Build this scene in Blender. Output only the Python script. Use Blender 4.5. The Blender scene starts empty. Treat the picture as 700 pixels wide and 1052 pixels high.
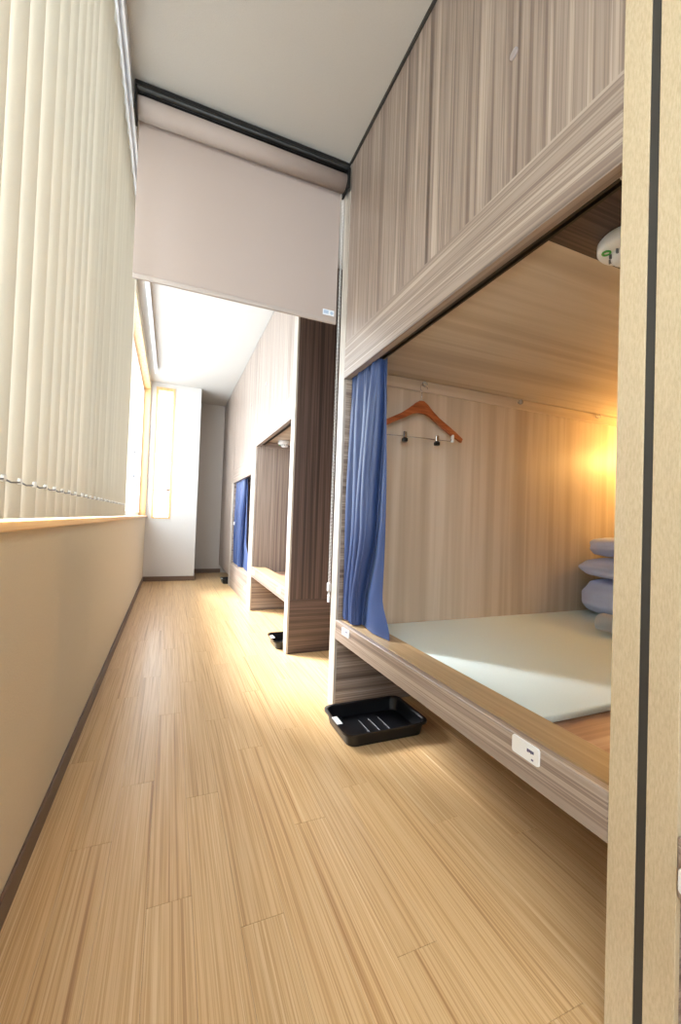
import bpy, bmesh, math, random
from mathutils import Vector, Matrix
random.seed(4)
scn = bpy.context.scene
C = scn.collection

# ------------------------------------------------------------------ camera
H = 0.837
yaw, pitch, roll = math.radians(22.416), math.radians(1.19), math.radians(2.027)
fwd = Vector((math.sin(yaw)*math.cos(pitch), math.cos(yaw)*math.cos(pitch), math.sin(pitch)))
rt = Vector((math.cos(yaw), -math.sin(yaw), 0)); up = rt.cross(fwd)
r2 = math.cos(roll)*rt + math.sin(roll)*up
u2 = -math.sin(roll)*rt + math.cos(roll)*up
cd = bpy.data.cameras.new('camera'); cam = bpy.data.objects.new('camera', cd); C.objects.link(cam)
cam.matrix_world = Matrix(((r2.x, u2.x, -fwd.x, 0), (r2.y, u2.y, -fwd.y, 0), (r2.z, u2.z, -fwd.z, H), (0, 0, 0, 1)))
cd.sensor_fit = 'VERTICAL'; cd.sensor_height = 36.0; cd.sensor_width = 24.0
cd.lens = 423.54*36/1052; cd.clip_start = 0.02
scn.camera = cam

# ------------------------------------------------------------------ daylight, exposure
w = bpy.data.worlds.new('sky'); scn.world = w; w.use_nodes = True
bg = w.node_tree.nodes['Background']; bg.inputs[0].default_value = (0.80, 0.91, 1.0, 1); bg.inputs[1].default_value = 3.3
sl = bpy.data.lights.new('hazy_sun', 'SUN'); sl.energy = 8.0; sl.angle = math.radians(22); sl.color = (0.97, 0.98, 1.0)
so = bpy.data.objects.new('hazy_sun', sl); C.objects.link(so)
so.rotation_euler = Vector((0.66, -0.60, -0.70)).to_track_quat('-Z', 'Y').to_euler()
def portal(loc, rot, sx, sy):
    l = bpy.data.lights.new('window_portal', 'AREA'); l.shape = 'RECTANGLE'; l.size = sx; l.size_y = sy
    l.cycles.is_portal = True
    o = bpy.data.objects.new('window_portal', l); C.objects.link(o); o.location = loc; o.rotation_euler = rot
portal((-0.40, 1.85, 1.61), (0, -math.pi/2, 0), 1.6, 7.6)
portal((-0.11, 5.82, 1.61), (-math.pi/2, 0, 0), 0.24, 1.66)
portal((0.55, -2.12, 1.375), (math.pi/2, 0, 0), 1.5, 1.25)  # for the window added behind the camera
vs = scn.view_settings
vs.view_transform = 'Standard'; vs.look = 'None'; vs.gamma = 1.0; vs.use_curve_mapping = False
vs.exposure = 1.4

# ------------------------------------------------------------------ materials
def mat(name):
    m = bpy.data.materials.new(name); m.use_nodes = True
    return m, m.node_tree.nodes, m.node_tree.links, m.node_tree.nodes['Principled BSDF']
def srgb(r, g, b):
    f = lambda c: (c/255/12.92) if c/255 <= 0.04045 else ((c/255+0.055)/1.055)**2.4
    return (f(r), f(g), f(b), 1)
def plain(name, col, rough=0.5, spec=0.5, metal=0.0, bump=0, bscale=400):
    m, N, L, B = mat(name)
    B.inputs['Base Color'].default_value = srgb(*col); B.inputs['Roughness'].default_value = rough
    B.inputs['Specular IOR Level'].default_value = spec; B.inputs['Metallic'].default_value = metal
    tc = N.new('ShaderNodeTexCoord'); n = N.new('ShaderNodeTexNoise'); n.inputs['Scale'].default_value = bscale
    n.inputs['Detail'].default_value = 3
    L.new(tc.outputs['Object'], n.inputs['Vector'])
    mx = N.new('ShaderNodeMix'); mx.data_type = 'RGBA'; mx.blend_type = 'MULTIPLY'; mx.inputs[0].default_value = 0.10
    mx.inputs[6].default_value = srgb(*col); L.new(n.outputs['Fac'], mx.inputs[7]); L.new(mx.outputs[2], B.inputs['Base Color'])
    if bump:
        b = N.new('ShaderNodeBump'); b.inputs['Strength'].default_value = bump; b.inputs['Distance'].default_value = 0.002
        L.new(n.outputs['Fac'], b.inputs['Height']); L.new(b.outputs[0], B.inputs['Normal'])
    return m
def grain(name, axis, stops, across=55.0, along=0.5, rough=0.35, wob=0.6, spec=0.5, fine=0.25, objrand=0.0):
    """striped wood: noise stretched along one object axis"""
    m, N, L, B = mat(name)
    tc = N.new('ShaderNodeTexCoord'); mp = N.new('ShaderNodeMapping')
    sc = [across]*3; sc[axis] = along
    mp.inputs['Scale'].default_value = sc
    L.new(tc.outputs['Object'], mp.inputs['Vector'])
    oi = N.new('ShaderNodeObjectInfo')
    ad = N.new('ShaderNodeVectorMath'); ad.operation = 'MULTIPLY_ADD'
    cv = N.new('ShaderNodeCombineXYZ')
    for k in range(3): L.new(oi.outputs['Random'], cv.inputs[k])
    L.new(cv.outputs[0], ad.inputs[0]); ad.inputs[1].default_value = (173, 91, 57); L.new(mp.outputs[0], ad.inputs[2])
    n1 = N.new('ShaderNodeTexNoise'); n1.inputs['Scale'].default_value = 1.0; n1.inputs['Detail'].default_value = 2.0
    n1.inputs['Distortion'].default_value = wob*0.3
    L.new(ad.outputs[0], n1.inputs['Vector'])
    n2 = N.new('ShaderNodeTexNoise'); n2.inputs['Scale'].default_value = 4.3; n2.inputs['Detail'].default_value = 3.0
    L.new(ad.outputs[0], n2.inputs['Vector'])
    mm = N.new('ShaderNodeMath'); mm.operation = 'MULTIPLY_ADD'; mm.inputs[1].default_value = fine
    sb = N.new('ShaderNodeMath'); sb.operation = 'SUBTRACT'; sb.inputs[1].default_value = 0.5
    L.new(n2.outputs['Fac'], sb.inputs[0]); L.new(sb.outputs[0], mm.inputs[0]); L.new(n1.outputs['Fac'], mm.inputs[2])
    cr = N.new('ShaderNodeValToRGB'); e = cr.color_ramp.elements
    while len(e) > 1: e.remove(e[0])
    e[0].position = stops[0][0]; e[0].color = srgb(*stops[0][1])
    for p_, c_ in stops[1:]:
        q = e.new(p_); q.color = srgb(*c_)
    L.new(mm.outputs[0], cr.inputs[0])
    out = cr.outputs[0]
    if objrand:
        hs = N.new('ShaderNodeHueSaturation')
        mr = N.new('ShaderNodeMapRange'); mr.inputs[3].default_value = 1-objrand; mr.inputs[4].default_value = 1+objrand*0.6
        L.new(oi.outputs['Random'], mr.inputs[0]); L.new(mr.outputs[0], hs.inputs['Value']); L.new(out, hs.inputs['Color']); out = hs.outputs[0]
    L.new(out, B.inputs['Base Color'])
    B.inputs['Roughness'].default_value = rough; B.inputs['Specular IOR Level'].default_value = spec
    b = N.new('ShaderNodeBump'); b.inputs['Strength'].default_value = 0.12; b.inputs['Distance'].default_value = 0.001
    L.new(mm.outputs[0], b.inputs['Height']); L.new(b.outputs[0], B.inputs['Normal'])
    return m
def sheet(name, col, trans=0.4, tcol=None, rough=0.8, weave=900):
    """thin cloth that lets some light through"""
    m, N, L, B = mat(name)
    N.remove(B)
    d = N.new('ShaderNodeBsdfDiffuse'); t = N.new('ShaderNodeBsdfTranslucent'); mx = N.new('ShaderNodeMixShader')
    tc = N.new('ShaderNodeTexCoord'); n = N.new('ShaderNodeTexNoise'); n.inputs['Scale'].default_value = weave
    L.new(tc.outputs['Object'], n.inputs['Vector'])
    mc = N.new('ShaderNodeMix'); mc.data_type = 'RGBA'; mc.blend_type = 'MULTIPLY'; mc.inputs[0].default_value = 0.12
    mc.inputs[6].default_value = srgb(*col); L.new(n.outputs['Fac'], mc.inputs[7]); L.new(mc.outputs[2], d.inputs[0])
    t.inputs[0].default_value = srgb(*(tcol or col)); mx.inputs[0].default_value = trans
    L.new(d.outputs[0], mx.inputs[1]); L.new(t.outputs[0], mx.inputs[2])
    L.new(mx.outputs[0], N['Material Output'].inputs[0])
    return m
LAM = [(0.26, (97, 82, 73)), (0.42, (135, 118, 107)), (0.50, (162, 146, 133)), (0.57, (130, 113, 102)), (0.64, (180, 164, 150)), (0.76, (145, 127, 114))]
lam_z = grain('laminate_upright', 2, LAM, 48, 0.35)
lam_y = grain('laminate_level', 1, LAM, 48, 0.35)
lam_x = grain('laminate_deep', 0, LAM, 48, 0.35)
DRK = [(0.28, (50, 37, 32)), (0.45, (72, 55, 48)), (0.54, (96, 76, 67)), (0.62, (62, 47, 41)), (0.75, (85, 67, 59))]  # dark wood; on the end panel it stands in for the gap's shade
drk_z = grain('laminate_shaded_upright', 2, DRK, 48, 0.4)
drk_x = grain('dark_wood_deep', 0, DRK, 48, 0.4)
OAK = [(0.25, (184, 166, 144)), (0.45, (200, 184, 163)), (0.55, (212, 198, 180)), (0.68, (194, 177, 155)), (0.8, (206, 190, 170))]
oak_z = grain('oak_upright', 2, OAK, 11, 0.3, rough=0.45)
oak_x = grain('oak_deep', 0, OAK, 11, 0.3, rough=0.45)
BRN = [(0.28, (138, 100, 80)), (0.5, (176, 136, 112)), (0.7, (204, 170, 148))]
brn_x = grain('redbrown_deep', 0, BRN, 26, 0.5)
LED = [(0.25, (142, 116, 84)), (0.5, (164, 138, 104)), (0.72, (184, 158, 124))]
ledge_y = grain('ledge_wood', 1, LED, 60, 0.6)
EDG = [(0.25, (190, 171, 139)), (0.5, (201, 183, 151)), (0.75, (209, 192, 161))]
PAL = [(0.25, (160, 150, 138)), (0.5, (174, 164, 152)), (0.75, (186, 176, 165))]
pale_z = grain('edge_band_pale', 2, PAL, 160, 10, rough=0.4, fine=0.5)
edge_z = grain('edge_band', 2, EDG, 420, 90, rough=0.6, fine=0.6)
FLR = [(0.24, (168, 124, 80)), (0.40, (204, 164, 114)), (0.50, (222, 188, 140)), (0.60, (198, 156, 106)), (0.70, (228, 198, 152)), (0.84, (206, 166, 114))]
flr_y = grain('floor_wood', 1, FLR, 105, 0.7, rough=0.32, objrand=0.05, wob=0.3, fine=0.35)
PIN = [(0.28, (204, 160, 104)), (0.5, (222, 182, 126)), (0.72, (232, 196, 144))]
pine_z = grain('pine_upright', 2, PIN, 60, 1.0, rough=0.45)
pine_y = grain('pine_level', 1, PIN, 60, 1.0, rough=0.45)
HNG = [(0.28, (132, 66, 34)), (0.5, (164, 88, 48)), (0.72, (178, 104, 62))]
hng_x = grain('hanger_wood', 0, HNG, 90, 6, rough=0.3)
wallp = plain('wallpaper', (217, 206, 182), 0.8, 0.2, bump=0.35, bscale=260)
wallw = plain('wallpaper_white', (208, 204, 198), 0.8, 0.2, bump=0.3, bscale=260)
wallg = plain('wallpaper_grey', (196, 190, 184), 0.8, 0.2, bump=0.3, bscale=260)
ceilm = plain('ceiling_paper', (188, 183, 176), 0.85, 0.15, bump=0.35, bscale=220)
skirt = plain('baseboard_brown', (104, 82, 66), 0.45)
black = plain('black_plastic', (14, 15, 18), 0.28)
blackm = plain('black_metal', (26, 26, 26), 0.35, metal=0.3)
track = plain('track_metal', (72, 66, 58), 0.35, metal=0.6)
white = plain('white_plastic', (238, 238, 236), 0.4)
alum = plain('rail_white', (232, 234, 240), 0.35)
greyp = plain('grey_plastic', (120, 122, 128), 0.4)
chrome = plain('bright_steel', (210, 210, 210), 0.2, metal=1.0)
green = plain('green_print', (70, 176, 78), 0.5)
ink = plain('ink_print', (74, 66, 110), 0.6)
palei = plain('pale_print', (170, 190, 214), 0.6)
gasket = plain('dark_gasket', (58, 56, 53), 0.6)
matm = plain('pale_green_mat', (224, 240, 240), 0.6, 0.3, bump=0.2, bscale=500)
bedm = plain('lavender_cloth', (206, 217, 253), 0.85, 0.2, bump=0.3, bscale=160)
towm = plain('white_towel', (240, 242, 246), 0.95, 0.1, bump=0.5, bscale=500)
slatm = sheet('blind_cloth', (206, 198, 179), 0.11, (228, 221, 204))
rollm = sheet('roller_cloth', (170, 156, 148), 0.12, (200, 186, 178))
curtm, N, L, B = mat('curtain_cloth')
B.inputs['Base Color'].default_value = srgb(50, 70, 116); B.inputs['Roughness'].default_value = 0.42; B.inputs['Sheen Weight'].default_value = 0.2; B.inputs['Sheen Roughness'].default_value = 0.4
B.inputs['Sheen Tint'].default_value = srgb(170, 195, 240); B.inputs['Specular IOR Level'].default_value = 0.6
tc = N.new('ShaderNodeTexCoord'); nz = N.new('ShaderNodeTexNoise'); nz.inputs['Scale'].default_value = 700
bp = N.new('ShaderNodeBump'); bp.inputs['Strength'].default_value = 0.2; bp.inputs['Distance'].default_value = 0.001
L.new(tc.outputs['Object'], nz.inputs['Vector']); L.new(nz.outputs['Fac'], bp.inputs['Height']); L.new(bp.outputs[0], B.inputs['Normal'])
tb = N.new('ShaderNodeBsdfTranslucent'); tb.inputs[0].default_value = srgb(78, 112, 180); ms = N.new('ShaderNodeMixShader'); ms.inputs[0].default_value = 0.15
L.new(B.outputs[0], ms.inputs[1]); L.new(tb.outputs[0], ms.inputs[2]); L.new(ms.outputs[0], N['Material Output'].inputs[0])
gm, N, L, B = mat('window_glass'); N.remove(B)
tr = N.new('ShaderNodeBsdfTransparent'); gl = N.new('ShaderNodeBsdfGlossy'); gl.inputs['Roughness'].default_value = 0.02
lw = N.new('ShaderNodeLayerWeight'); pw = N.new('ShaderNodeMath'); pw.operation = 'POWER'; pw.inputs[1].default_value = 5.0
fr = N.new('ShaderNodeMath'); fr.operation = 'MULTIPLY_ADD'; fr.inputs[1].default_value = 0.5; fr.inputs[2].default_value = 0.03; mx = N.new('ShaderNodeMixShader')
L.new(lw.outputs['Facing'], pw.inputs[0]); L.new(pw.outputs[0], fr.inputs[0]); L.new(fr.outputs[0], mx.inputs[0]); L.new(tr.outputs[0], mx.inputs[1]); L.new(gl.outputs[0], mx.inputs[2]); L.new(mx.outputs[0], N['Material Output'].inputs[0])
clearp, N, L, B = mat('clear_plastic'); B.inputs['Base Color'].default_value = (0.85, 0.85, 0.85, 1); B.inputs['Roughness'].default_value = 0.15; B.inputs['Transmission Weight'].default_value = 0.6
lampm, N, L, B = mat('lamp_glow'); B.inputs['Emission Color'].default_value = srgb(255, 196, 110); B.inputs['Emission Strength'].default_value = 42.0

# ------------------------------------------------------------------ helpers
WLOC = {}
def wloc(o): return WLOC.get(o.name, Vector((0, 0, 0)))
def place(o, world, parent=None):
    world = Vector(world); C.objects.link(o) if o.name not in C.objects else None
    if parent: o.parent = parent; o.location = world - wloc(parent)
    else: o.location = world
    WLOC[o.name] = world
    return o
def thing(name, loc, label, cat, group=None):
    o = bpy.data.objects.new(name, None); o.empty_display_size = 0.05; place(o, loc)
    return tag(o, label, cat, group)
def tag(o, label, cat=None, group=None, kind=None):
    if label: o['label'] = label
    if cat: o['category'] = cat
    if group: o['group'] = group
    if kind: o['kind'] = kind
    return o
def struct(o, label=None, cat=None):
    o['kind'] = 'structure'
    if label: o['label'] = label
    if cat: o['category'] = cat
    return o
def obj(name, bm, m, parent=None, origin=None, smooth=False):
    """bm is in world coordinates; the origin goes to the base centre unless given"""
    vs_ = [v.co for v in bm.verts]
    if origin is None:
        lo = [min(v[i] for v in vs_) for i in range(3)]; hi = [max(v[i] for v in vs_) for i in range(3)]
        origin = ((lo[0]+hi[0])/2, (lo[1]+hi[1])/2, lo[2])
    origin = Vector(origin)
    for v in bm.verts: v.co -= origin
    bmesh.ops.recalc_face_normals(bm, faces=bm.faces[:])
    me = bpy.data.meshes.new(name); bm.to_mesh(me); bm.free(); me.materials.append(m)
    if smooth:
        for f in me.polygons: f.use_smooth = True
    o = bpy.data.objects.new(name, me)
    return place(o, origin, parent)
def addbox(bm, x0, x1, y0, y1, z0, z1, bev=0.0, seg=1):
    t = bmesh.new()
    bmesh.ops.create_cube(t, size=1)
    for v in t.verts:
        v.co = ((x0+x1)/2+v.co.x*(x1-x0), (y0+y1)/2+v.co.y*(y1-y0), (z0+z1)/2+v.co.z*(z1-z0))
    if bev: bmesh.ops.bevel(t, geom=t.edges[:], offset=bev, segments=seg, affect='EDGES', profile=0.5)
    mrg(bm, t)
def mrg(bm, t):
    me = bpy.data.meshes.new('tmp'); t.to_mesh(me); t.free(); bm.from_mesh(me); bpy.data.meshes.remove(me)
def box(name, x0, x1, y0, y1, z0, z1, m, parent=None, bev=0.001, seg=1):
    bm = bmesh.new(); addbox(bm, x0, x1, y0, y1, z0, z1, bev, seg)
    return obj(name, bm, m, parent)
def boxes(name, lst, m, parent=None, bev=0.0):
    bm = bmesh.new()
    for b in lst: addbox(bm, *b, bev)
    return obj(name, bm, m, parent)
def addtube(bm, pts, r, n=8, cap=True):
    pts = [Vector(p) for p in pts]; rings = []
    for i, p in enumerate(pts):
        t = (pts[min(i+1, len(pts)-1)] - pts[max(i-1, 0)]).normalized()
        a = t.orthogonal().normalized()
        if i and rings:
            a = (prev - t*prev.dot(t)).normalized()
        prev = a; b = t.cross(a); rr = r[i] if isinstance(r, (list, tuple)) else r
        rings.append([bm.verts.new(p+rr*(math.cos(2*math.pi*k/n)*a+math.sin(2*math.pi*k/n)*b)) for k in range(n)])
    for i in range(len(rings)-1):
        for k in range(n): bm.faces.new((rings[i][k], rings[i][(k+1) % n], rings[i+1][(k+1) % n], rings[i+1][k]))
    if cap: bm.faces.new(rings[0][::-1]); bm.faces.new(rings[-1])
def tube(name, pts, r, m, parent=None, n=8):
    bm = bmesh.new(); addtube(bm, pts, r, n); return obj(name, bm, m, parent, smooth=True)
def prism_x(name, x0, x1, outline, m, parent=None):
    """outline in (y, z), run along x"""
    bm = bmesh.new(); a = [bm.verts.new((x0, y, z)) for y, z in outline]; b = [bm.verts.new((x1, y, z)) for y, z in outline]
    n = len(a); bm.faces.new(a); bm.faces.new(b[::-1])
    for k in range(n): bm.faces.new((a[k], a[(k+1) % n], b[(k+1) % n], b[k]))
    return obj(name, bm, m, parent)
def rrect(w_, h_, r, n=4):
    pts = []
    for cx, cy, a0 in ((w_/2-r, h_/2-r, 0), (-w_/2+r, h_/2-r, 90), (-w_/2+r, -h_/2+r, 180), (w_/2-r, -h_/2+r, 270)):
        for k in range(n+1):
            a = math.radians(a0+90*k/n); pts.append((cx+r*math.cos(a), cy+r*math.sin(a)))
    return pts
def lathe(name, prof, c, axis, m, parent=None, n=28):
    """prof: (radius, height along axis) list"""
    bm = bmesh.new(); rings = []
    ax = Vector(axis).normalized(); a = ax.orthogonal().normalized(); b = ax.cross(a); c = Vector(c)
    for r, h in prof:
        rings.append([bm.verts.new(c+ax*h+r*(math.cos(2*math.pi*k/n)*a+math.sin(2*math.pi*k/n)*b)) for k in range(n)])
    for i in range(len(rings)-1):
        for k in range(n): bm.faces.new((rings[i][k], rings[i][(k+1) % n], rings[i+1][(k+1) % n], rings[i+1][k]))
    bm.faces.new(rings[0]); bm.faces.new(rings[-1])
    return obj(name, bm, m, parent, smooth=True)

XL, XB, ZC = -0.285, 0.704, 2.485
YN, YF = -2.0, 5.634          # near end of the corridor (behind the camera), face of the far pier
XR = 2.80                     # wall behind the bunks
WZ0, WZ1, WY0, WY1 = 0.815, 2.40, -1.9, 5.618    # the long window

# ------------------------------------------------------------------ the setting
fl = struct(box('floor', XL-0.16, XR+0.1, YN-0.1, 6.6, -0.10, -0.012, gasket, bev=0))
PW, PL = 0.0905, 0.909
bm = bmesh.new(); addbox(bm, -PW/2+0.00015, PW/2-0.00015, -PL/2+0.0004, PL/2-0.0004, -0.012, 0.0, 0.0003)
pme = bpy.data.meshes.new('plank'); bm.to_mesh(pme); bm.free(); pme.materials.append(flr_y)
cuts = {}
def plank_mesh(y0, y1):
    k = (round(y1-y0, 3))
    if abs((y1-y0)-PL) < 1e-4: return pme
    if k not in cuts:
        b_ = bmesh.new(); addbox(b_, -PW/2+0.00015, PW/2-0.00015, -(y1-y0)/2+0.0004, (y1-y0)/2-0.0004, -0.012, 0.0, 0.0003)
        me = bpy.data.meshes.new('plank'); b_.to_mesh(me); b_.free(); me.materials.append(flr_y); cuts[k] = me
    return cuts[k]
offs = [0.0, 0.45, 0.2, 0.7, 0.33, 0.82, 0.1, 0.56]
nx = 0; x = XL+PW/2
while x < 1.62:
    y = YN - offs[nx % 8]*PL - 0.03
    while y < 6.4:
        a, b_ = max(y, YN), min(y+PL, 6.4)
        if b_-a > 0.02 and not (x > 1.30 and a < 0):
            o = bpy.data.objects.new('plank', plank_mesh(a, b_)); place(o, (x, (a+b_)/2, 0), None)
            o.parent = fl; o.location = Vector((x, (a+b_)/2, 0)) - wloc(fl)
        y += PL
    x += PW; nx += 1

struct(box('ceiling', XL-0.16, XR+0.1, YN-0.1, 6.6, ZC, ZC+0.1, ceilm, bev=0))
struct(boxes('wall_left', [(XL-0.09, XL, YN-0.1, 6.0-0.2, -0.01, 0.795), (XL-0.09, XL, YN-0.1, 5.8, WZ1, ZC+0.001),
       (XL-0.09, XL, YN-0.1, WY0, 0.795, WZ1), (XL-0.09, XL, WY1, 5.8, 0.795, WZ1)], wallp))
PX0, PX1, PZ0, PZ1 = -0.222, 0.0, 0.782, 2.43      # the narrow window in the pier
struct(boxes('wall_back', [(XL, PX0, YF, 5.80, -0.01, ZC+0.001), (PX1, 0.312, YF, 5.80, -0.01, ZC+0.001), (PX0, PX1, YF, 5.80, -0.01, PZ0),
       (PX0, PX1, YF, 5.80, PZ1, ZC+0.001), (0.20, 0.312, 5.80, 6.5, -0.01, ZC+0.001)], wallw))
struct(box('wall_recess', 0.312, XR, 6.36, 6.5, -0.01, ZC+0.001, wallg, bev=0))
struct(box('wall_right', XR, XR+0.1, YN-0.1, 6.5, -0.01, ZC+0.001, wallg, bev=0))
NX0, NX1, NZ0, NZ1 = -0.2, 1.3, 0.75, 2.0      # window added behind the photographer to brighten the foreground
struct(boxes('wall_near', [(XL, NX0, YN-0.1, YN, -0.01, ZC+0.001), (NX1, XR, YN-0.1, YN, -0.01, ZC+0.001), (NX0, NX1, YN-0.1, YN, -0.01, NZ0), (NX0, NX1, YN-0.1, YN, NZ1, ZC+0.001)], wallp))
w3 = struct(boxes('added_window', [(NX0, NX0+0.03, YN-0.08, YN+0.006, NZ0, NZ1), (NX1-0.03, NX1, YN-0.08, YN+0.006, NZ0, NZ1), (NX0+0.03, NX1-0.03, YN-0.08, YN+0.006, NZ1-0.03, NZ1),
       (NX0+0.03, NX1-0.03, YN-0.08, YN+0.006, NZ0, NZ0+0.03), (0.53, 0.57, YN-0.08, YN-0.02, NZ0+0.03, NZ1-0.03)], pine_z))
for a, b_ in ((NX0+0.03, 0.53), (0.57, NX1-0.03)): box('pane', a, b_, YN-0.052, YN-0.048, NZ0+0.03, NZ1-0.03, gm, w3, 0)
struct(box('baseboard_left', XL, XL+0.008, YN, YF, 0, 0.06, skirt, bev=0.002))
struct(box('baseboard_back', XL+0.008, 0.312, YF-0.008, YF, 0, 0.06, skirt, bev=0.002))
struct(boxes('baseboard_recess', [(0.320, 0.72, 6.352, 6.36, 0, 0.06), (0.312, 0.320, YF-0.008, 6.36, 0, 0.06)], skirt))
# long window in the left wall
wn = struct(boxes('window_1', [(XL-0.085, XL, WY0, WY0+0.02, WZ0, WZ1), (XL-0.085, XL, WY1-0.02, WY1, WZ0, WZ1), (XL-0.085, XL, WY0+0.02, WY1-0.02, WZ1-0.02, WZ1)], pine_z))
box('window_sill', XL-0.09, XL+0.018, WY0-0.03, WY1+0.012, 0.795, WZ0, pine_y, wn, 0.003, 2)
ys = [WY0+0.02, -1.0, 0.25, 1.5, 2.42, 4.60, WY1-0.02]
for i in range(6):
    a, b_ = ys[i], ys[i+1]
    x0, x1 = (-0.372, -0.358)
    fr_ = boxes('sash', [(x0, x1, a, a+0.024, WZ0, WZ1-0.02), (x0, x1, b_-0.024, b_, WZ0, WZ1-0.02), (x0, x1, a+0.024, b_-0.024, WZ0, WZ0+0.04),
                 (x0, x1, a+0.024, b_-0.024, WZ1-0.06, WZ1-0.02)], alum, wn)
    box('pane', -0.367, -0.363, a+0.022, b_-0.022, WZ0+0.035, WZ1-0.055, gm, fr_, 0)
    if i >= 4:
        for z_ in (1.16, 1.40):
            bm = bmesh.new()
            addbox(bm, x1, x1+0.006, a+0.008, a+0.028, z_, z_+0.07, 0.002)
            addtube(bm, [(x1+0.004, a+0.018, z_+0.05), (x1+0.03, a+0.02, z_+0.05), (x1+0.034, a+0.024, z_+0.035), (x1+0.034, a+0.03, z_-0.06)], 0.006, 8)
            obj('latch', bm, greyp, fr_)
# narrow window in the pier
w2 = struct(boxes('window_2', [(PX0, PX0+0.022, YF-0.006, 5.80, PZ0, PZ1), (PX1-0.026, PX1, YF-0.006, 5.80, PZ0, PZ1), (PX0+0.022, PX1-0.026, YF-0.006, 5.80, PZ1-0.04, PZ1),
       (PX0+0.022, PX1-0.026, YF-0.006, 5.80, PZ0, PZ0+0.02)], pine_z))
box('pane', PX0+0.02, PX1-0.024, 5.716, 5.720, PZ0+0.018, PZ1-0.038, gm, w2, 0)
bm = bmesh.new(); addtube(bm, [(PX0+0.02, 5.66, 1.14), (PX1-0.05, 5.66, 1.15)], 0.008, 8); addtube(bm, [(PX1-0.058, 5.66, 1.15), (PX1-0.024, 5.66, 1.15)], 0.016, 10)
obj('window_bar', bm, plain('bar_brown', (120, 84, 56), 0.4), w2, smooth=True)
struct(box('trim_1', XB-0.006, XB+0.02, 0.0, 1.786, ZC-0.010, ZC, gasket, bev=0))
tag(bpy.data.objects['trim_1'], None)

# ------------------------------------------------------------------ bunks
def plate(parent, y, z, x, w_=0.07, h_=0.036, marks=True):
    bm = bmesh.new(); o1 = rrect(w_, h_, 0.005)
    a = [bm.verts.new((x, y+p, z+q)) for p, q in o1]; b_ = [bm.verts.new((x-0.004, y+p*0.985, z+q*0.97)) for p, q in o1]
    n = len(a); bm.faces.new(a); bm.faces.new(b_[::-1])
    for k in range(n): bm.faces.new((a[k], a[(k+1) % n], b_[(k+1) % n], b_[k]))
    o = obj('number_plate', bm, white, parent); o['label'] = 'small white number plate'
    if marks:
        lst = []
        for k in range(4): lst.append((x-0.0046, x-0.0039, y-0.006-k*0.0045-0.0032, y-0.006-k*0.0045, z+0.001+(k % 2)*0.001, z+0.0075))
        lst.append((x-0.0046, x-0.0039, y-0.022, y-0.017, z-0.0115, z-0.0085))
        boxes('print', lst, ink, o)
    return o
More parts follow.
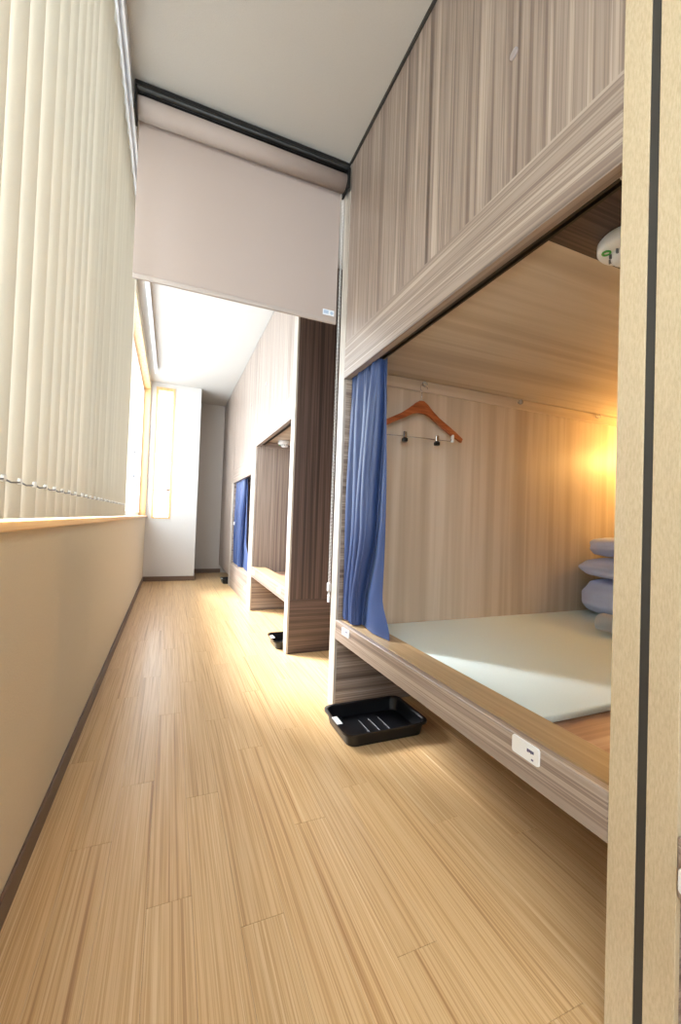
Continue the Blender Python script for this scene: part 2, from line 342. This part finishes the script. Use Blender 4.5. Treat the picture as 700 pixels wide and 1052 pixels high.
def bunk(name, y0, y1, pn, pf, label, xf=XB, zt=1.48, zb0=0.307, zb1=0.393, solid=False, detail=True, near_dark=False, upper=True, edge=True):
    """a bunk cell entered from the corridor; pn / pf: near and far panel thickness"""
    t = thing(name, (xf+1.0, (y0+y1)/2, 0), label, 'bunk bed', 'built-in bunks along the corridor')
    xb = XR-0.02; zc = zt+0.05
    def panel(ya, yb, m, side):
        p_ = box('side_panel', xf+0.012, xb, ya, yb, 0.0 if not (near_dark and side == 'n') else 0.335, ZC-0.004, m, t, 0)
        if ya > 3:
            box('edge_band', xf, xf+0.0118, ya, yb, 0.0, zt, pale_z, p_, 0.0008)
            box('edge_band', xf+0.001, xf+0.0118, ya, yb, zt+0.0005, ZC-0.004, lam_z, p_, 0)
        else: box('edge_band', xf, xf+0.0118, ya, yb, 0.0, ZC-0.004, edge_z if yb < 0.6 else pale_z, p_, 0.0008)
        return p_
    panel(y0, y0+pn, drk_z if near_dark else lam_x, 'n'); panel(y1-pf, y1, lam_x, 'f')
    if near_dark:
        box('kick_panel', xf+0.012, xb, y0, y0+pn, 0.0, 0.334, drk_x, t, 0)
    a, b_ = y0+pn, y1-pf
    if solid == 'open':   # only the part above: nothing else
        pass
    box('upper_panel', xf+0.002, xf+0.022, a, b_, zt+0.167, ZC-0.012, lam_z, t, 0.0006)
    box('fascia', xf, xf+0.030, a, b_, zt, zt+0.1665, lam_y, t, 0.001)
    box('bed_base', xf, xf+0.022, a, b_, zb0, zb1-0.0005, lam_y, t, 0.002)
    box('ledge', xf+0.0225, xf+0.126, a, b_, zb1-0.05, zb1, ledge_y, t, 0.004, 2)
    box('bunk_floor', xf+0.1262, xb, a, b_, zb0+0.006, zb1-0.048, brn_x, t, 0)
    if solid: box('front_board', xf+0.002, xf+0.02, a, b_, 0.0, zb0-0.001, lam_y, t, 0.001)
    else: box('back_board', xf+0.75, xf+0.77, a, b_, 0.0, zb0+0.0055, drk_x, t, 0)
    # inside
    box('far_lining', xf+(0.013 if near_dark else 0.075), xb, b_-0.018, b_-0.0005, zb1-0.0475, zc, oak_z if detail else lam_z, t, 0)
    box('near_lining', xf+0.06, xb, a+0.0005, a+0.018, zb1-0.0475, zc, oak_z if detail else lam_z, t, 0)
    box('back_lining', xb-0.02, xb-0.0005, a+0.018, b_-0.018, zb1-0.0475, zc, oak_z, t, 0)
    ysp = a+0.25 if detail else a+0.1
    box('cell_ceiling', xf+0.0305, xb, ysp, b_-0.0005, zc, zc+0.02, oak_x, t, 0)
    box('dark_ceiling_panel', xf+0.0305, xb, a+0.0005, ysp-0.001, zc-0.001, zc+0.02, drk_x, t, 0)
    box('back_board_upper', xb-0.02, xb, a, b_, zc+0.0205, ZC-0.012, lam_x, t, 0)
    # curtain track, two grooves
    bm = bmesh.new()
    for q in ((xf+0.032, xf+0.039), (xf+0.049, xf+0.056), (xf+0.066, xf+0.073)): addbox(bm, q[0], q[1], a+0.002, b_-0.002, zt+0.016, zt+0.040)
    addbox(bm, xf+0.032, xf+0.073, a+0.002, b_-0.002, zt+0.040, zc-0.0015)
    tr_ = obj('curtain_track', bm, track, t)
    box('end_stop', xf+0.037, xf+0.068, a+0.006, a+0.03, zt+0.004, zt+0.0155, white, tr_, 0.003, 2)
    # moulding on the far lining with round pegs
    mo = box('moulding', xf+0.08, xb-0.021, b_-0.030, b_-0.0185, zc-0.055, zc-0.002, oak_x if detail else lam_x, t, 0.003, 2)
    if detail:
        for px in (1.107, 1.716, 2.33): lathe('peg', [(0.006, 0), (0.006, 0.010), (0.013, 0.012), (0.013, 0.020), (0.009, 0.023)], (px, b_-0.030, zc-0.022), (0, -1, 0), clearp, mo, 16)
    return t
b1 = bunk('bunk_cell', 0.430, 1.786, 0.044, 0.066, 'nearest bunk cell with wood lining, hanger and pale green mat inside')
b0 = bunk('bunk_cell', -0.93, 0.372+0.043, 0.044, 0.043, 'bunk cell at the right picture edge, only its edge post and base seen')
b2 = bunk('bunk_cell', 2.483, 3.80, 0.078, 0.055, 'far bunk cell with shade-darkened end panel and an open empty front', xf=0.693, detail=False, near_dark=True)
b3 = bunk('bunk_cell', 3.801, 5.25, 0.130, 0.13, 'farthest bunk cell, its low opening hung with a blue curtain', xf=0.693, zt=1.245, zb0=0.20, zb1=0.285, solid=True, detail=False)
ca = thing('end_cabinet', (1.7, 5.8, 0), 'dark laminate cabinet standing between farthest bunk and recess wall', 'cabinet')
box('cabinet_front', 0.693, 0.713, 5.251, 6.352, 0.12, ZC-0.004, lam_z, ca, 0.001)
box('cabinet_body', 0.7132, XR-0.02, 5.252, 6.352, 0.12, ZC-0.004, lam_x, ca, 0)
box('plinth', 1.0, XR-0.02, 5.252, 6.352, 0.0, 0.1195, drk_x, ca, 0)
box('gap_strip', XB+0.002, XB+0.04, 0.4155, 0.4295, 0, ZC-0.004, gasket, b1, 0)
plate(b1, 0.648, 0.374, XB); plate(b1, 1.60, 0.366, XB, 0.075, 0.030)
plate(b0, 0.333, 0.335, XB)
for t_, y_, z_ in ((b2, 3.63, 0.355), (b2, 2.71, 0.355), (b3, 4.02, 0.155), (b3, 4.92, 0.76)): plate(t_, y_, z_, 0.693 if z_ != 0.155 else 0.695, 0.07, 0.036, False)
for t_, y_, z_, r_, x_ in ((b1, 0.737, 1.952, 0.012, XB+0.002), (b2, 3.4, 1.95, 0.02, 0.695), (b3, 4.1, 1.95, 0.02, 0.695)):
    lathe('screw_cap', [(r_, 0), (r_, 0.002), (r_*0.8, 0.003)], (x_, y_, z_), (-1, 0, 0), plain('cap', (160, 150, 150), 0.4), t_, 20)

# ------------------------------------------------------------------ vertical blind
vb = thing('vertical_blind', (-0.21, 2.0, 0.82), 'cream vertical slat blind hanging along the left window', 'blind')
RX0, RX1 = -0.2228, -0.1975
bm = bmesh.new()
for q in ((RX0, RX0+0.008), (RX1-0.008, RX1)): addbox(bm, q[0], q[1], -0.6, 5.08, 2.42, 2.432)
addbox(bm, RX0, RX1, -0.6, 5.08, 2.432, 2.475, 0.002)
hr = obj('head_rail', bm, alum, vb)
box('rail_slot', RX0+0.009, RX1-0.009, -0.59, 5.07, 2.4285, 2.4318, plain('slot_grey', (190, 192, 200), 0.4), hr, 0)
ST, SB, SW = 2.412, 0.822, 0.086
bm = bmesh.new(); cols = 7; rows = [SB-SB, 0.055, 0.06, 0.40, 0.80, 1.2, ST-SB]
grid = []
for zz in rows:
    grid.append([bm.verts.new((0.006*(1-(2*k/(cols-1)-1)**2), SW*(k/(cols-1)-0.5), zz)) for k in range(cols)])
for i in range(len(rows)-1):
    for k in range(cols-1): bm.faces.new((grid[i][k], grid[i][k+1], grid[i+1][k+1], grid[i+1][k]))
sme = bpy.data.meshes.new('slat'); bm.to_mesh(sme); bm.free(); sme.materials.append(slatm)
for f in sme.polygons: f.use_smooth = True
def mesh_of(name, bm, m, smooth=False):
    me = bpy.data.meshes.new(name); bm.to_mesh(me); bm.free(); me.materials.append(m)
    for f in me.polygons: f.use_smooth = smooth
    return me
bm = bmesh.new(); addbox(bm, 0.001, 0.006, -0.004, 0.004, -0.004, 0.006, 0.0015); cme = mesh_of('clip', bm, white)
bm = bmesh.new(); addtube(bm, [(0.004, 0.0, 0), (0.002, 0.035, -0.003), (0.004, 0.070, 0)], 0.0014, 6); lme = mesh_of('chain_link', bm, greyp, True)
bm = bmesh.new(); addbox(bm, -0.010, 0.010, -0.012, 0.012, -0.004, 0.004, 0.002); addbox(bm, -0.003, 0.003, -0.008, 0.008, 0.003, 0.013); hme = mesh_of('carrier', bm, alum)
y = 0.772-0.07*18  # slats stop here; unseen window behind the camera left bare to add light
SX, TILT = -0.242, math.radians(-27)
while y < 2.47:
    s = bpy.data.objects.new('slat', sme); s.rotation_euler = (0, 0, TILT + random.uniform(-0.05, 0.05)); place(s, (SX, y, SB), vb)
    for nm, me, lz, ly in (('clip', cme, 0.058, SW/2-0.008), ('carrier', hme, ST-SB-0.002, 0)):
        o = bpy.data.objects.new(nm, me); C.objects.link(o); o.parent = s; o.location = (0, ly, lz)
    if y < 2.38:
        o = bpy.data.objects.new('chain_link', lme); C.objects.link(o); o.parent = s; o.location = (0.0, SW/2-0.008, 0.058); o.rotation_euler = (0, 0, -s.rotation_euler.z)
    y += 0.07

# ------------------------------------------------------------------ roller blind across the corridor
rb = thing('roller_blind', (0.24, 1.755, 1.756), 'half lowered greyish pink roller blind across the corridor', 'blind')
RA, RZ = -0.178, 0.684
bm = bmesh.new(); addbox(bm, RA-0.012, RZ+0.012, 1.715, 1.765, 2.44, 2.472, 0.005, 2); addtube(bm, [(RA-0.01, 1.722, 2.445), (RZ+0.01, 1.722, 2.445)], 0.011, 12)
obj('head_bar', bm, blackm, rb)
ro = tube('fabric_roll', [(RA, 1.752, 2.396), (RZ, 1.752, 2.396)], 0.038, rollm, rb, 32)
for f in ro.data.polygons:
    if len(f.vertices) > 4: f.use_smooth = False
bm = bmesh.new(); fz = [1.775, 1.9, 2.1, 2.3, 2.384]
g = [[bm.verts.new((RA+0.003+(RZ-RA-0.006)*k/8, 1.7905, z_)) for k in range(9)] for z_ in fz]
for i in range(4):
    for k in range(8): bm.faces.new((g[i][k], g[i][k+1], g[i+1][k+1], g[i+1][k]))
obj('blind_fabric', bm, rollm, rb)
box('bottom_bar', RA+0.003, RZ-0.003, 1.784, 1.797, 1.753, 1.775, plain('bar_cloth', (170, 158, 150), 0.6), rb, 0.005, 2)
for x_ in (RA-0.010, RZ+0.001):
    bm = bmesh.new(); addbox(bm, x_, x_+0.009, 1.70, 1.785, 2.345, 2.4395, 0.003)
    br = obj('bracket', bm, blackm, rb)
    box('bracket_clip', x_-0.004+0.03*(x_ < 0), x_+0.012+0.03*(x_ < 0), 1.728, 1.748, 2.472, 2.4845, alum, br, 0.002)
bm = bmesh.new()
addbox(bm, RZ-0.072, RZ-0.016, 1.7835, 1.7837, 1.786, 1.812); st_ = obj('sticker', bm, plain('sticker_white', (226, 230, 236), 0.5), rb)
bm = bmesh.new()
addbox(bm, RZ-0.068, RZ-0.044, 1.7831, 1.7834, 1.792, 1.808, 0); addtube(bm, [(RZ-0.028, 1.7834, 1.799), (RZ-0.028, 1.7830, 1.799)], 0.008, 12)
obj('sticker_print', bm, palei, st_)
bm = bmesh.new(); nb = 300
for s_ in (-1, 1):
    for k in range(nb):
        z_ = 2.36-(2.36-0.47)*k/(nb-1); t2 = bmesh.new(); bmesh.ops.create_icosphere(t2, subdivisions=1, radius=0.0024)
        for v in t2.verts: v.co += Vector((XB-0.006, 1.800+s_*0.008+0.0*k, z_))
        for f in t2.faces: pass
        me = None
        vm = [bm.verts.new(v.co) for v in t2.verts]; t2.verts.index_update()
        for f in t2.faces: bm.faces.new([vm[v.index] for v in f.verts])
        t2.free()
ch = obj('bead_chain', bm, white, rb)
bm = bmesh.new(); addbox(bm, XB-0.014, XB+0.002, 1.788, 1.812, 0.505, 0.545, 0.004, 2); addbox(bm, XB-0.011, XB-0.001, 1.791, 1.809, 0.455, 0.490, 0.003, 2)
obj('chain_weight', bm, clearp, ch)

# ------------------------------------------------------------------ curtains
def curtain(name, x, ya, edge, back, z0, z1, label, folds=4, amp0=0.036):
    """pleated curtain from y=ya; edge(v): where the front layer folds over; back(v): where the layer behind it ends"""
    bm = bmesh.new(); NU, NV = 120, 40; g = []
    for j in range(NV+1):
        v = j/NV; z = z1+(z0-z1)*v; row = []
        head = min(1, v*7)
        for i in range(NU+1):
            u = i/NU; ye, yk = edge(v), back(v)
            if u <= 0.74:
                q = u/0.74
                ph = math.pi*folds*2*q
                amp = amp0*(0.45+0.55*head)
                n_pl = folds*(1 if v > 0.10 else 1)
                xx = x-amp*(abs(math.sin(ph/2))**0.7-0.5)*2*0.5+0.004*math.sin(11*q+7*v)
                xx += (1-head)*0.006*math.sin(ph*3)
                yy = ya+(ye-ya)*q+0.006*math.sin(ph)*head
                xx -= 0.018*math.sin(math.pi*v)*max(0, (q-0.7)/0.3)
            elif u <= 0.82:
                q = (u-0.74)/0.08
                a_ = math.pi*q; r = 0.006+0.010*math.sin(math.pi*v)
                xx = x-0.018*math.sin(math.pi*v)*(1-q)+(0.016+r)*(1-math.cos(a_))*0.5+0.004*math.sin(11+7*v)*(1-q)
                yy = ye-r*math.sin(a_)
            else:
                q = (u-0.82)/0.18
                xx = x+0.022+0.010*math.sin(math.pi*v)+0.010*math.sin(q*5+2*v)*head
                yy = ye+(yk-ye)*q
            row.append(bm.verts.new((xx, yy, z-0.012*v*u)))
        g.append(row)
    for j in range(NV):
        for i in range(NU): bm.faces.new((g[j][i], g[j][i+1], g[j+1][i+1], g[j+1][i]))
    t = thing(name, (x, (ya+edge(0))/2, z0), label, 'curtain')
    obj('cloth', bm, curtm, t, smooth=True)
    for k in range(6):
        yk = ya+(edge(0)-ya)*(k+0.6)/6
        box('runner', x+0.002, x+0.008, yk-0.004, yk+0.004, z1-0.008, z1+0.018, white if k == 5 else greyp, t, 0.001)
    return t
def sm(v, a, b):
    t_ = max(0, min(1, (v-a)/(b-a))); return t_*t_*(3-2*t_)
curtain('curtain', XB+0.040, 1.716, lambda v: 1.455+0.045*sm(v, 0.1, 0.6)+0.085*sm(v, 0.6, 0.95), lambda v: 1.425-0.012*math.sin(math.pi*v)-0.075*sm(v, 0.86, 1.0), 0.408, 1.486,
        'long blue pleated curtain gathered at the far side of nearest bunk')
curtain('curtain', 0.693+0.036, 5.114, lambda v: 4.50+0.10*sm(v, 0.1, 0.6), lambda v: 4.45-0.35*sm(v, 0.7, 1.0), 0.297, 1.251, 'small blue curtain seen far away in the farthest bunk opening', folds=5, amp0=0.03)
curtain('curtain', 0.693+0.040, 2.572, lambda v: 2.66, lambda v: 2.64, 0.408, 1.486, 'blue curtain pushed against the near side of second bunk opening', folds=2, amp0=0.02)
# ------------------------------------------------------------------ things in the near bunk
tag(box('sleeping_mat', XB+0.132, 2.70, 0.757, 1.699, 0.3452, 0.364, matm, None, 0.006, 2), 'pale green sleeping mat lying on the nearest bunk floor', 'mat')
def cushion(name, x0, x1, y0, y1, z0, z1, m, label, cat, seed, group=None, r=0.45):
    rnd = random.Random(seed)
    bm = bmesh.new(); bmesh.ops.create_cube(bm, size=2)
    bmesh.ops.subdivide_edges(bm, edges=bm.edges[:], cuts=19, use_grid_fill=True)
    ph = [rnd.uniform(0, 6) for _ in range(4)]
    for v in bm.verts:
        c = v.co; p = 4.5
        l = (abs(c.x)**p+abs(c.y)**p+(abs(c.z))**2.6)**(1/p)
        l = max(l, 1e-6)
        d = Vector((c.x, c.y, c.z))/max(l, 0.9)
        edge_ = max(abs(d.x), abs(d.y))
        d.z *= 1-0.16*max(0, edge_-0.45)/0.55
        wv = 1+0.012*math.sin(17*d.y+4*d.z+ph[1])+0.025*math.sin(5*d.x+ph[0])+0.03*math.sin(7*d.y+ph[1])+0.02*math.sin(9*d.z+6*d.x+ph[2])
        d.x *= wv; d.y *= 1+0.03*math.sin(6*d.x+3*d.z+ph[3])
        dz = d.z*(1+0.05*math.sin(6*d.x+ph[1])*math.sin(5*d.y+ph[2]))
        v.co = ((x0+x1)/2+d.x*(x1-x0)/2*0.98, (y0+y1)/2+d.y*(y1-y0)/2*0.98, (z0+z1)/2+max(-1, min(1.0, dz))*(z1-z0)/2)
    return tag(obj(name, bm, m, None, smooth=True), label, cat, group)
cushion('folded_duvet', 2.12, 2.66, 1.08, 1.683, 0.3645, 0.570, bedm, 'thick folded lavender duvet at the bottom of the bedding stack', 'bedding', 1, 'bedding stack')
cushion('folded_blanket', 2.11, 2.66, 1.08, 1.683, 0.5705, 0.684, bedm, 'lavender folded blanket in the middle of the bedding stack', 'bedding', 2, 'bedding stack')
cushion('pillow', 2.14, 2.66, 1.10, 1.655, 0.6845, 0.800, bedm, 'lavender pillow on top of the bedding stack', 'pillow', 3, 'bedding stack')
# rolled towel
bm = bmesh.new(); pr = []
for k in range(0, 61):
    a = k/60*2*math.pi*2.6; rr = 0.010+0.038*k/60
    pr.append((rr*math.cos(a), rr*math.sin(a)))
cx_, cz_ = 1.86, 0.364+0.048
for i in range(len(pr)):
    pass
rows_ = []
for yy, sc in ((1.305, 0.92), (1.297, 1.0), (1.05, 1.0), (0.95, 1.0), (0.942, 0.92)):
    rows_.append([bm.verts.new((cx_+p*sc, yy, cz_+q*sc)) for p, q in pr])
for i in range(len(rows_)-1):
    for k in range(len(pr)-1): bm.faces.new((rows_[i][k], rows_[i][k+1], rows_[i+1][k+1], rows_[i+1][k]))
bmesh.ops.solidify(bm, geom=bm.faces[:], thickness=0.005)
tag(obj('rolled_towel', bm, towm, None, smooth=True), 'white rolled towel lying on the mat before the bedding stack', 'towel')
# hanger
hg = thing('clothes_hanger', (1.08, 1.655, 1.24), 'reddish brown wooden clothes hanger hung on the bunk wall moulding', 'hanger')
top = [(-0.235, 1.262), (-0.20, 1.300), (-0.15, 1.325), (-0.10, 1.348), (-0.06, 1.376), (-0.035, 1.402), (-0.012, 1.416), (0.012, 1.416), (0.035, 1.402), (0.06, 1.376), (0.10, 1.346), (0.15, 1.319), (0.20, 1.290), (0.248, 1.262)]
bot = [(0.240, 1.243), (0.19, 1.264), (0.14, 1.292), (0.09, 1.320), (0.05, 1.346), (0.02, 1.360), (-0.02, 1.360), (-0.05, 1.348), (-0.09, 1.326), (-0.14, 1.303), (-0.19, 1.276), (-0.232, 1.248)]
bm = bmesh.new(); ol = top+bot
fa = [bm.verts.new((1.078+p, 1.648+0.10*abs(p)**2, q)) for p, q in ol]; fb = [bm.verts.new((1.078+p, 1.662+0.10*abs(p)**2, q)) for p, q in ol]
n = len(ol); bm.faces.new(fa); bm.faces.new(fb[::-1])
for k in range(n): bm.faces.new((fa[k], fa[(k+1) % n], fb[(k+1) % n], fb[k]))
bmesh.ops.bevel(bm, geom=[e for e in bm.edges if len(e.link_faces) == 2 and any(len(f.verts) > 6 for f in e.link_faces)], offset=0.003, segments=2, affect='EDGES')
obj('shoulder_bar', bm, hng_x, hg)
hp = [(1.078, 1.655, 1.405), (1.078, 1.655, 1.452)]
for k in range(11):
    a = math.radians(-60+k*24); hp.append((1.090-0.020*math.cos(a)*1.0+0.0, 1.655, 1.478+0.020*math.sin(a)))
tube('hook', hp, 0.002, chrome, hg)
bar_ = tube('trouser_bar', [(0.885, 1.655, 1.275), (0.890, 1.655, 1.238), (1.25, 1.655, 1.243), (1.262, 1.655, 1.262), (1.262, 1.655, 1.280)], 0.0022, chrome, hg)
for cx_ in (0.993, 1.172):
    bm = bmesh.new(); addbox(bm, cx_-0.009, cx_+0.009, 1.649, 1.661, 1.232, 1.262, 0.002); addtube(bm, [(cx_, 1.646, 1.246), (cx_, 1.664, 1.246)], 0.006, 10)
    cl = obj('trouser_clip', bm, chrome, bar_)
    box('rubber_tip', cx_-0.012, cx_+0.012, 1.644, 1.666, 1.214, 1.2315, black, cl, 0.004, 2)
box('bar_cap', 1.256, 1.268, 1.648, 1.662, 1.238, 1.275, white, bar_, 0.002)
# smoke alarms
def alarm(AC, label):
    sa = thing('smoke_alarm', (AC[0], AC[1], AC[2]-0.057), label, 'smoke alarm')
    lathe('alarm_base', [(0.056, 0), (0.061, 0.006), (0.061, 0.024), (0.055, 0.032), (0.036, 0.036)], AC, (0, 0, -1), white, sa, 40)
    lathe('alarm_dome', [(0.033, 0.0345), (0.032, 0.046), (0.026, 0.054), (0.010, 0.056)], AC, (0, 0, -1), white, sa, 32)
    bm = bmesh.new()
    rp = [(AC[0]-0.040+0.008*math.cos(2*math.pi*k/20), AC[1]+0.022+0.008*math.sin(2*math.pi*k/20), AC[2]-0.035) for k in range(21)]
    addtube(bm, rp, 0.0024, 6, False); obj('green_ring', bm, green, sa)
    for k in range(10):
        a = 2*math.pi*k/10
        bm = bmesh.new(); addbox(bm, -0.0015, 0.0015, -0.005, 0.005, -0.006, 0.006)
        bmesh.ops.rotate(bm, verts=bm.verts[:], matrix=Matrix.Rotation(a+math.pi/2, 3, 'Z'))
        bmesh.ops.translate(bm, verts=bm.verts[:], vec=(AC[0]+0.0325*math.cos(a), AC[1]+0.0325*math.sin(a), AC[2]-0.040))
        obj('vent_slot', bm, greyp, sa)
alarm((0.972, 0.638, 1.5285), 'round white smoke alarm with green ring on the nearest bunk ceiling')
alarm((0.921, 3.60, 1.5295), 'tiny white smoke alarm on the ceiling of the second bunk')
# reading lamp on the back lining
rl = thing('reading_lamp', (2.74, 1.50, 1.20), 'small warm reading lamp on the back wall of nearest bunk', 'lamp')
lathe('lamp_base', [(0.045, 0), (0.045, 0.012), (0.03, 0.02)], (2.7585, 1.48, 1.30), (-1, 0, 0), white, rl, 24)
lathe('lamp_shade', [(0.025, 0.021), (0.05, 0.04), (0.055, 0.09), (0.04, 0.11)], (2.7585, 1.48, 1.30), (-1, 0, 0), lampm, rl, 24)

# ------------------------------------------------------------------ shoe trays
def tray(x0, x1, y0, y1, label, h=0.055):
    t = thing('shoe_tray', ((x0+x1)/2, (y0+y1)/2, 0), label, 'tray', 'black shoe trays on the floor')
    cx, cy, w_, d_ = (x0+x1)/2, (y0+y1)/2, x1-x0, y1-y0
    bm = bmesh.new()
    prof = [(0.86, 0.0005), (0.88, 0.001), (0.93, h-0.006), (0.955, h-0.002), (1.0, h), (1.0, h-0.006), (0.965, h-0.008)]
    inner = [(0.86, 0.0045), (0.915, h-0.004)]
    loops = []
    def loop(s, z): return [bm.verts.new((cx+p*s, cy+q*(1-(1-s)*w_/d_*0.9), z)) for p, q in rrect(w_, d_, 0.04, 6)]
    seq = [loop(0.965, h-0.008), loop(1.0, h-0.007), loop(1.0, h), loop(0.945, h-0.001), loop(0.925, h-0.006), loop(0.87, 0.005), loop(0.82, 0.0045)]
    out = [loop(0.965, h-0.008), loop(0.945, h-0.008), loop(0.89, 0.002), loop(0.87, 0.0)]
    def skin(ls):
        for i in range(len(ls)-1):
            m_ = len(ls[i])
            for k in range(m_): bm.faces.new((ls[i][k], ls[i][(k+1) % m_], ls[i+1][(k+1) % m_], ls[i+1][k]))
        bm.faces.new(ls[-1])
    skin(seq); skin(out)
    bmesh.ops.remove_doubles(bm, verts=bm.verts[:], dist=0.0001)
    b_ = obj('tray_body', bm, black, t, smooth=False)
    for k in range(3):
        xx = cx-w_*0.12+k*0.045
        box('floor_rib', xx, xx+0.004, cy-d_*0.25, cy+d_*0.22, 0.0052, 0.009, black, t, 0.001)
    bm = bmesh.new(); addbox(bm, x0+0.002, x0+0.024, y0+0.095, y0+0.155, h+0.0002, h+0.0010)
    lb = obj('tray_label', bm, white, t); lb['label'] = 'white sticker on the rim'
    boxes('print', [(x0+0.009, x0+0.016, y0+0.105+k*0.012, y0+0.112+k*0.012, h+0.0009, h+0.0013) for k in range(3)], palei, lb)
    return t
tray(0.622, 0.985, 1.375, 1.640, 'black plastic shoe tray beneath the nearest bunk edge')
tray(0.640, 0.96, 2.565, 2.80, 'black shoe tray peeking out behind the darkened end panel')
tray(0.620, 0.95, 5.26, 5.52, 'tiny black shoe tray on the floor by the dark end cabinet')
